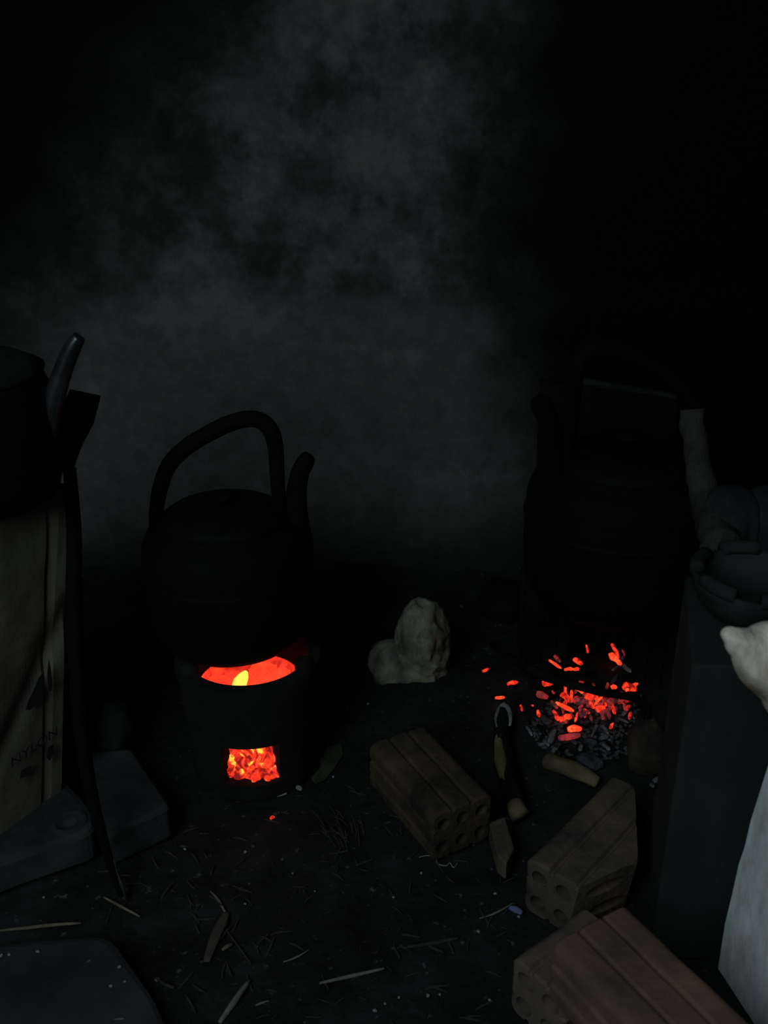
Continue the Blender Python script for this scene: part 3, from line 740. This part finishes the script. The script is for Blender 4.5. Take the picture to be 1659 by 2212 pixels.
for k in range(75):            # thin glowing splinters standing in the ash
    x = random.gauss(1282, 42); y = random.gauss(1522, 22); l = random.uniform(6, 22); t = R(random.gauss(90, 28)); m = random.choice(['ember', 'ember_dim', 'ember_dim', 'ember_dim'])
    if not (1190 < x < 1375 and 1485 < y < 1580): continue
    bar(x, y, x + l * math.cos(t), y - l * math.sin(t), random.uniform(4, 8), m, 'ember', 'thin upright ' + ('red' if m == 'ember' else 'dull red') + ' ember splinter in the heap in front of the long charred stick', 'ember', EG, h=.016, wob=1)
for k in range(70):
    a = random.uniform(0, 6.28); r = math.sqrt(random.random()); x = 1265 + 140 * r * math.cos(a); y = 1530 + 105 * r * math.sin(a); t = R(random.gauss(100, 40)); l = random.uniform(10, 30)
    m = random.choice(['char', 'char', 'ash_grey', 'ashy'] if y > 1530 else ['char', 'char', 'char', 'char', 'ash_grey'])
    nm = 'charcoal_piece' if m == 'char' else 'ash_flake'
    bar(x - l / 2 * math.cos(t), y - l / 2 * math.sin(t), x + l / 2 * math.cos(t), y + l / 2 * math.sin(t), random.uniform(4, 9), m, nm,
        'burnt black charcoal piece among the embers' + (' behind the long charred stick' if y < 1470 else ' at the left of the heap' if x < 1230 else ' at the right of the heap' if x > 1320 else ' in the middle of the heap') if m == 'char' else 'flake of grey ash among the embers' + (' at the left of the heap' if x < 1230 else ' at the right of the heap' if x > 1320 else ' in the middle of the heap'), 'charcoal' if m == 'char' else 'ash',
        'charcoal pieces in the open fire' if m == 'char' else 'ash flakes in the open fire', h=.006, wob=1.0)
for (x0, y0, x1, y1, t, m) in [(1340, 1440, 1350, 1412, 7, 'ashy'), (1344, 1436, 1364, 1452, 9, 'ashy'), (1322, 1448, 1338, 1440, 7, 'ashy'), (1186, 1604, 1200, 1576, 11, 'ashy'), (1252, 1622, 1258, 1610, 8, 'ashy'), (1300, 1596, 1312, 1588, 10, 'ashy'),
                            (1262, 1600, 1290, 1604, 10, 'ash_grey'), (1300, 1568, 1316, 1590, 8, 'ashy'), (1172, 1548, 1190, 1562, 16, 'ash_grey'), (1358, 1528, 1344, 1546, 9, 'ashy'), (1372, 1646, 1376, 1638, 8, 'ashy'), (1318, 1620, 1300, 1606, 10, 'ashy'), (1412, 1690, 1424, 1680, 10, 'ashy'), (1404, 1694, 1414, 1700, 8, 'ashy')]:
    bar(x0, y0, x1, y1, t, m, 'ash_flake', 'flake of grey ash among the embers', 'ash', 'ash flakes in the open fire', h=.012, wob=1)
def stick(pts, radii, m, name, lab, cat='stick', flat=1, h0=.02):
    bm = bmesh.new(); P = [on_ground(x, y, h) for x, y, h in pts]; tube(bm, P, radii, 12, smooth_k=4, wob=.4, flat=flat)
    return link(name, bm, m, smooth=True)
o = stick([(1062, 1392, .012), (1120, 1432, .03), (1180, 1462, .042), (1270, 1488, .040), (1385, 1512, .03)], [.004, .006, .008, .007, .005], 'char', 'charred_stick', ''); tag(o, 'long charred stick lying across the embers', 'stick')
o = stick([(1170, 1462, .034), (1205, 1462, .032), (1252, 1464, .03), (1300, 1474, .026)], [.004, .005, .005, .003], 'char', 'charred_stick', ''); tag(o, 'short charred stick lying behind the long one over the embers', 'stick')
o = stick([(1180, 1642, .018), (1220, 1656, .018), (1256, 1670, .014), (1292, 1690, .010)], [.012, .015, .012, .009], 'wood_pale', 'half_burnt_wood', ''); tag(o, 'pale stub of half-burnt wood lying below the embers', 'firewood')
o = stick([(1248, 1636, .01), (1276, 1648, .012), (1300, 1650, .008)], [.008, .014, .007], 'ash_grey', 'ash_lump', ''); tag(o, 'grey ash lump right of the pale wood stub', 'ash')
# burnt split stick with a white ash ring
fw = thing('split_firewood', 'pale split firewood stick with a charred ash-rimmed end, left of the embers', 'firewood', on_ground(1105, 1700, 0))
P = [on_ground(x, y, h) for x, y, h in ((1088, 1535, .03), (1083, 1590, .024), (1090, 1650, .02), (1104, 1710, .018), (1120, 1760, .014))]
bm = bmesh.new(); tube(bm, P, [.011, .015, .017, .017, .016], 12, smooth_k=4, wob=.3, flat=.8); link('charred_side', bm, 'char', fw, True)
P2 = [p + Vector((-.006, -.004, .006)) for p in P[1:4]]
bm = bmesh.new(); tube(bm, P2, [.005, .011, .004], 10, smooth_k=5); o = link('bare_wood', bm, 'wood_pale', fw, True); o['label'] = 'bare yellow split face'
bm = bmesh.new(); tube(bm, [P[4] + Vector((-.004, .014, .006)), P[4] + Vector((.002, -.006, .003))], [.014, .015], 10, smooth_k=2, wob=.3); o = link('cut_end', bm, 'wood_pale', fw, True); o['label'] = 'pale cut end'
ringp = [on_ground(x, y, .036) for x, y in ((1073, 1570), (1071, 1553), (1076, 1535), (1088, 1523), (1099, 1533), (1103, 1552), (1101, 1568))]
bm = bmesh.new(); tube(bm, ringp, [.0015, .0025, .003, .0045, .004, .003, .0015], 8, smooth_k=3, wob=.5); o = link('ash_rim', bm, 'ashy', fw, True); o['label'] = 'white ash rim'
# hearth stone by the block
bm = bmesh.new(); p = on_ground(1402, 1625, .02); lump(bm, p, (.034, .035, .058), 3, .3, 1.5, 11)
tag(link('hearth_stone', bm, 'brick_brown', smooth=True), 'rough brown stone between the embers and the tall grey block', 'stone')
bm = bmesh.new(); p = on_ground(1088, 1335, .0); lump(bm, p + Vector((0, .02, .02)), (.05, .05, .05), 3, .25, 1.3, 15)
tag(link('hearth_stone', bm, 'brick_black', smooth=True), 'black stone between the plastic bag and the right kettle', 'stone')

# ------------------------------------------------------------------ litter on the dirt
def straw(pts, th, m, name, lab, cat='straw', h=.004, flat=1):
    bm = bmesh.new(); P = [on_ground(x, y, h) for x, y in pts]; n_ = len(P)
    d = (P[0] - CAM).length; r = th / 2 * d / F
    if len(P) == 2: P = [P[0], P[0].lerp(P[1], .5) + Vector((0, 0, .001)), P[1]]
    rr = [r * .6] + [r] * (len(P) - 2) + [r * .6]
    tube(bm, P, rr, 8, smooth_k=3, flat=flat, wob=.2, ref=(0, 0, 1))
    return tag(link(name, bm, m, smooth=True), lab, cat)
straw([(-20, 2012), (60, 2004), (110, 1998), (175, 1994)], 7, 'straw', 'straw', 'long brown straw at the left edge above the flat slab', h=.006)
straw([(144, 2156), (152, 2142), (188, 2108)], 8, 'straw_cool', 'straw', 'bent pale straw lying on the flat slab', h=.026)
straw([(182, 2084), (207, 2072)], 5, 'straw_cool', 'straw', 'short pale straw near the flat slab upper corner', h=.026)
straw([(224, 1938), (262, 1958), (302, 1980)], 6, 'straw', 'straw', 'thin brown straw crossing the shovel tip')
straw([(455, 1926), (472, 1944), (486, 1970)], 6, 'straw', 'straw', 'curved brown straw above the long dry leaf')
straw([(490, 1970), (478, 1995), (462, 2030), (446, 2078)], 22, 'dryleaf', 'dry_leaf', 'long dry grey-brown leaf in front of the stove', 'leaf', flat=.25)
straw([(488, 2008), (515, 2044), (542, 2082)], 5, 'straw_dim', 'twig', 'thin dusty twig running down from the long dry leaf', 'twig')
straw([(540, 2118), (506, 2164), (474, 2210)], 13, 'straw_cool', 'straw', 'thick pale straw at the bottom edge, slanting to the right')
straw([(612, 2078), (640, 2068), (667, 2052)], 4, 'straw_cool', 'straw', 'fine bright straw right of the long dry leaf')
straw([(690, 2124), (760, 2108), (830, 2092)], 8, 'straw_cool', 'straw', 'long pale straw lying level near the bottom centre')
straw([(880, 2046), (930, 2038), (990, 2026)], 9, 'straw_dim', 'twig', 'dusty grey twig above the bottom centre, left of the bricks', 'twig')
straw([(552, 2172), (582, 2162)], 4, 'straw_cool', 'straw', 'very short straw right of the thick slanting straw')
straw([(186, 2208), (226, 2206), (268, 2200)], 5, 'straw_cool', 'straw', 'level pale straw at the very bottom left edge', h=.026)
straw([(480, 2052), (502, 2040)], 9, 'straw', 'leaf_scrap', 'small tan leaf scrap beside the long dry leaf', 'leaf')
straw([(338, 2114), (356, 2126), (376, 2134)], 7, 'straw_dim', 'twig', 'short knobby twig right of the flat slab', 'twig')
straw([(455, 1890), (462, 1870)], 4, 'straw_dim', 'straw', 'tiny upright straw above the curved brown stem')
straw([(1036, 1984), (1064, 1975), (1086, 1964), (1110, 1950)], 4, 'straw_cool', 'straw', 'thin pale straw pointing at the pale brick on the right')
straw([(905, 1852), (922, 1848), (940, 1852), (946, 1866), (964, 1870), (972, 1864), (980, 1874), (990, 1862)], 2.5, 'straw_cool', 'thread', 'thin wavy pale thread in front of the brown six-hole brick', 'thread')
straw([(1100, 1960), (1128, 1972)], 14, 'blue', 'plastic_scrap', 'small bluish plastic scrap left of the grey broken-cornered brick', 'scrap')
straw([(640, 1700), (652, 1706)], 12, 'grit', 'foil_scrap', 'grey scrap on the dirt right of the stove vent', 'scrap')
straw([(598, 1720), (620, 1714)], 8, 'grit', 'ash_chip', 'pale chip beside the tiny ember under the stove vent', 'chip')
bm = bmesh.new()
P = [on_ground(x, y, .004) for x, y in ((672, 1680), (694, 1668), (690, 1640), (708, 1612), (738, 1606), (740, 1630), (722, 1660), (700, 1686), (680, 1694))]
cpt_ = sum(P, Vector()) / len(P); cv = bm.verts.new(cpt_ + Vector((0, 0, .008))); vv = [bm.verts.new(p) for p in P]; cb = bm.verts.new(cpt_)
for k in range(len(vv)): bm.faces.new((vv[k], vv[(k + 1) % len(vv)], cv)); bm.faces.new((vv[(k + 1) % len(vv)], vv[k], cb))
tag(link('wilted_leaf', bm, 'leafgreen'), 'wilted greenish leaf on the dirt right of the stove', 'leaf')
# dry grass tuft
bm = bmesh.new()
for k in range(34):
    x = random.gauss(745, 22); y = random.gauss(1805, 18); L_ = random.uniform(15, 50); t = R(random.gauss(118, 28))
    a = on_ground(x, y, .003); b2 = on_ground(x + L_ * math.cos(t), y - L_ * math.sin(t), random.uniform(.004, .02)); tube(bm, [a, a.lerp(b2, .5) + Vector((0, 0, .004)), b2], .0007, 5)
tag(link('dry_grass', bm, 'straw_dim'), 'tuft of dry grass on the dirt in front of the stove and the brown brick', 'grass', kind='stuff')
# pale grit
GR = [(95, 1938, 6), (82, 2055, 8), (20, 2062, 6), (2, 2064, 8), (258, 2088, 8), (240, 2130, 8), (270, 2120, 6), (340, 2116, 10), (530, 1840, 8), (400, 1834, 7), (530, 1952, 6), (632, 1886, 6), (810, 2182, 9), (832, 2168, 6),
      (862, 2154, 6), (925, 2150, 8), (950, 2148, 6), (1058, 2160, 7), (1033, 2012, 8), (1090, 1862, 9), (1110, 1862, 6), (1070, 1972, 7), (720, 1678, 6), (850, 1938, 6), (555, 2046, 6), (680, 1925, 5), (795, 1520, 6), (1120, 1980, 7), (1070, 1930, 8), (910, 1886, 6)]
gm = [coal_variant('grit', 30 + i, 'pebble', (.5, .42, .3)) for i in range(3)]
for (x, y, s) in GR:
    slab = x < 300 and y > 2025
    p = on_ground(x, y, .002) if not slab else at_z(x, y, .023); d = (p - CAM).length
    place('pebble', random.choice(gm), p, (random.uniform(-.2, .2), 0, random.uniform(0, 6)), s * d / F * .9, 'tiny pale pebble scattered over the dark ground', 'pebble', 'pale pebbles on the ground')
# faint chips and straw bits everywhere
cm = []
for k in range(4):
    bm = bmesh.new(); tube(bm, [(-.5, 0, 0), (-.1, .03, .03), (.5, -.02 * k, 0)], [.03, .06, .03], 6, smooth_k=2)
    me = bpy.data.meshes.new('straw_bit'); bm.to_mesh(me); bm.free(); me.materials.append(M['straw_dim']); cm.append(me)
cnt = 0
while cnt < 150:
    x = random.uniform(230, 1150); y = random.uniform(1640, 2230)
    if (380 < x < 700 and y < 1760) or (820 < x < 1160 and y < 1860 and x > 820 + (y - 1560) * .3) or x > 1100 and y > 1840 or (x < 390 and y > 2000): continue
    p = on_ground(x, y, .002); place('straw_bit', random.choice(cm), p, (random.uniform(-.2, .2), random.uniform(-.2, .2), random.uniform(0, 6.3)), random.uniform(.008, .030),
                                     ('small dusty straw bit lying %s' % ('beside the flat slab and the shovel tip' if x < 420 else 'near the bottom edge, on the open dirt' if y > 2010 else 'left of the grey broken-cornered brick' if x > 860 else 'on the dirt in front of the round stove')), 'straw', 'dusty straw bits on the dirt'); cnt += 1

for o in bpy.data.objects:
    if '_o' in o: del o['_o']
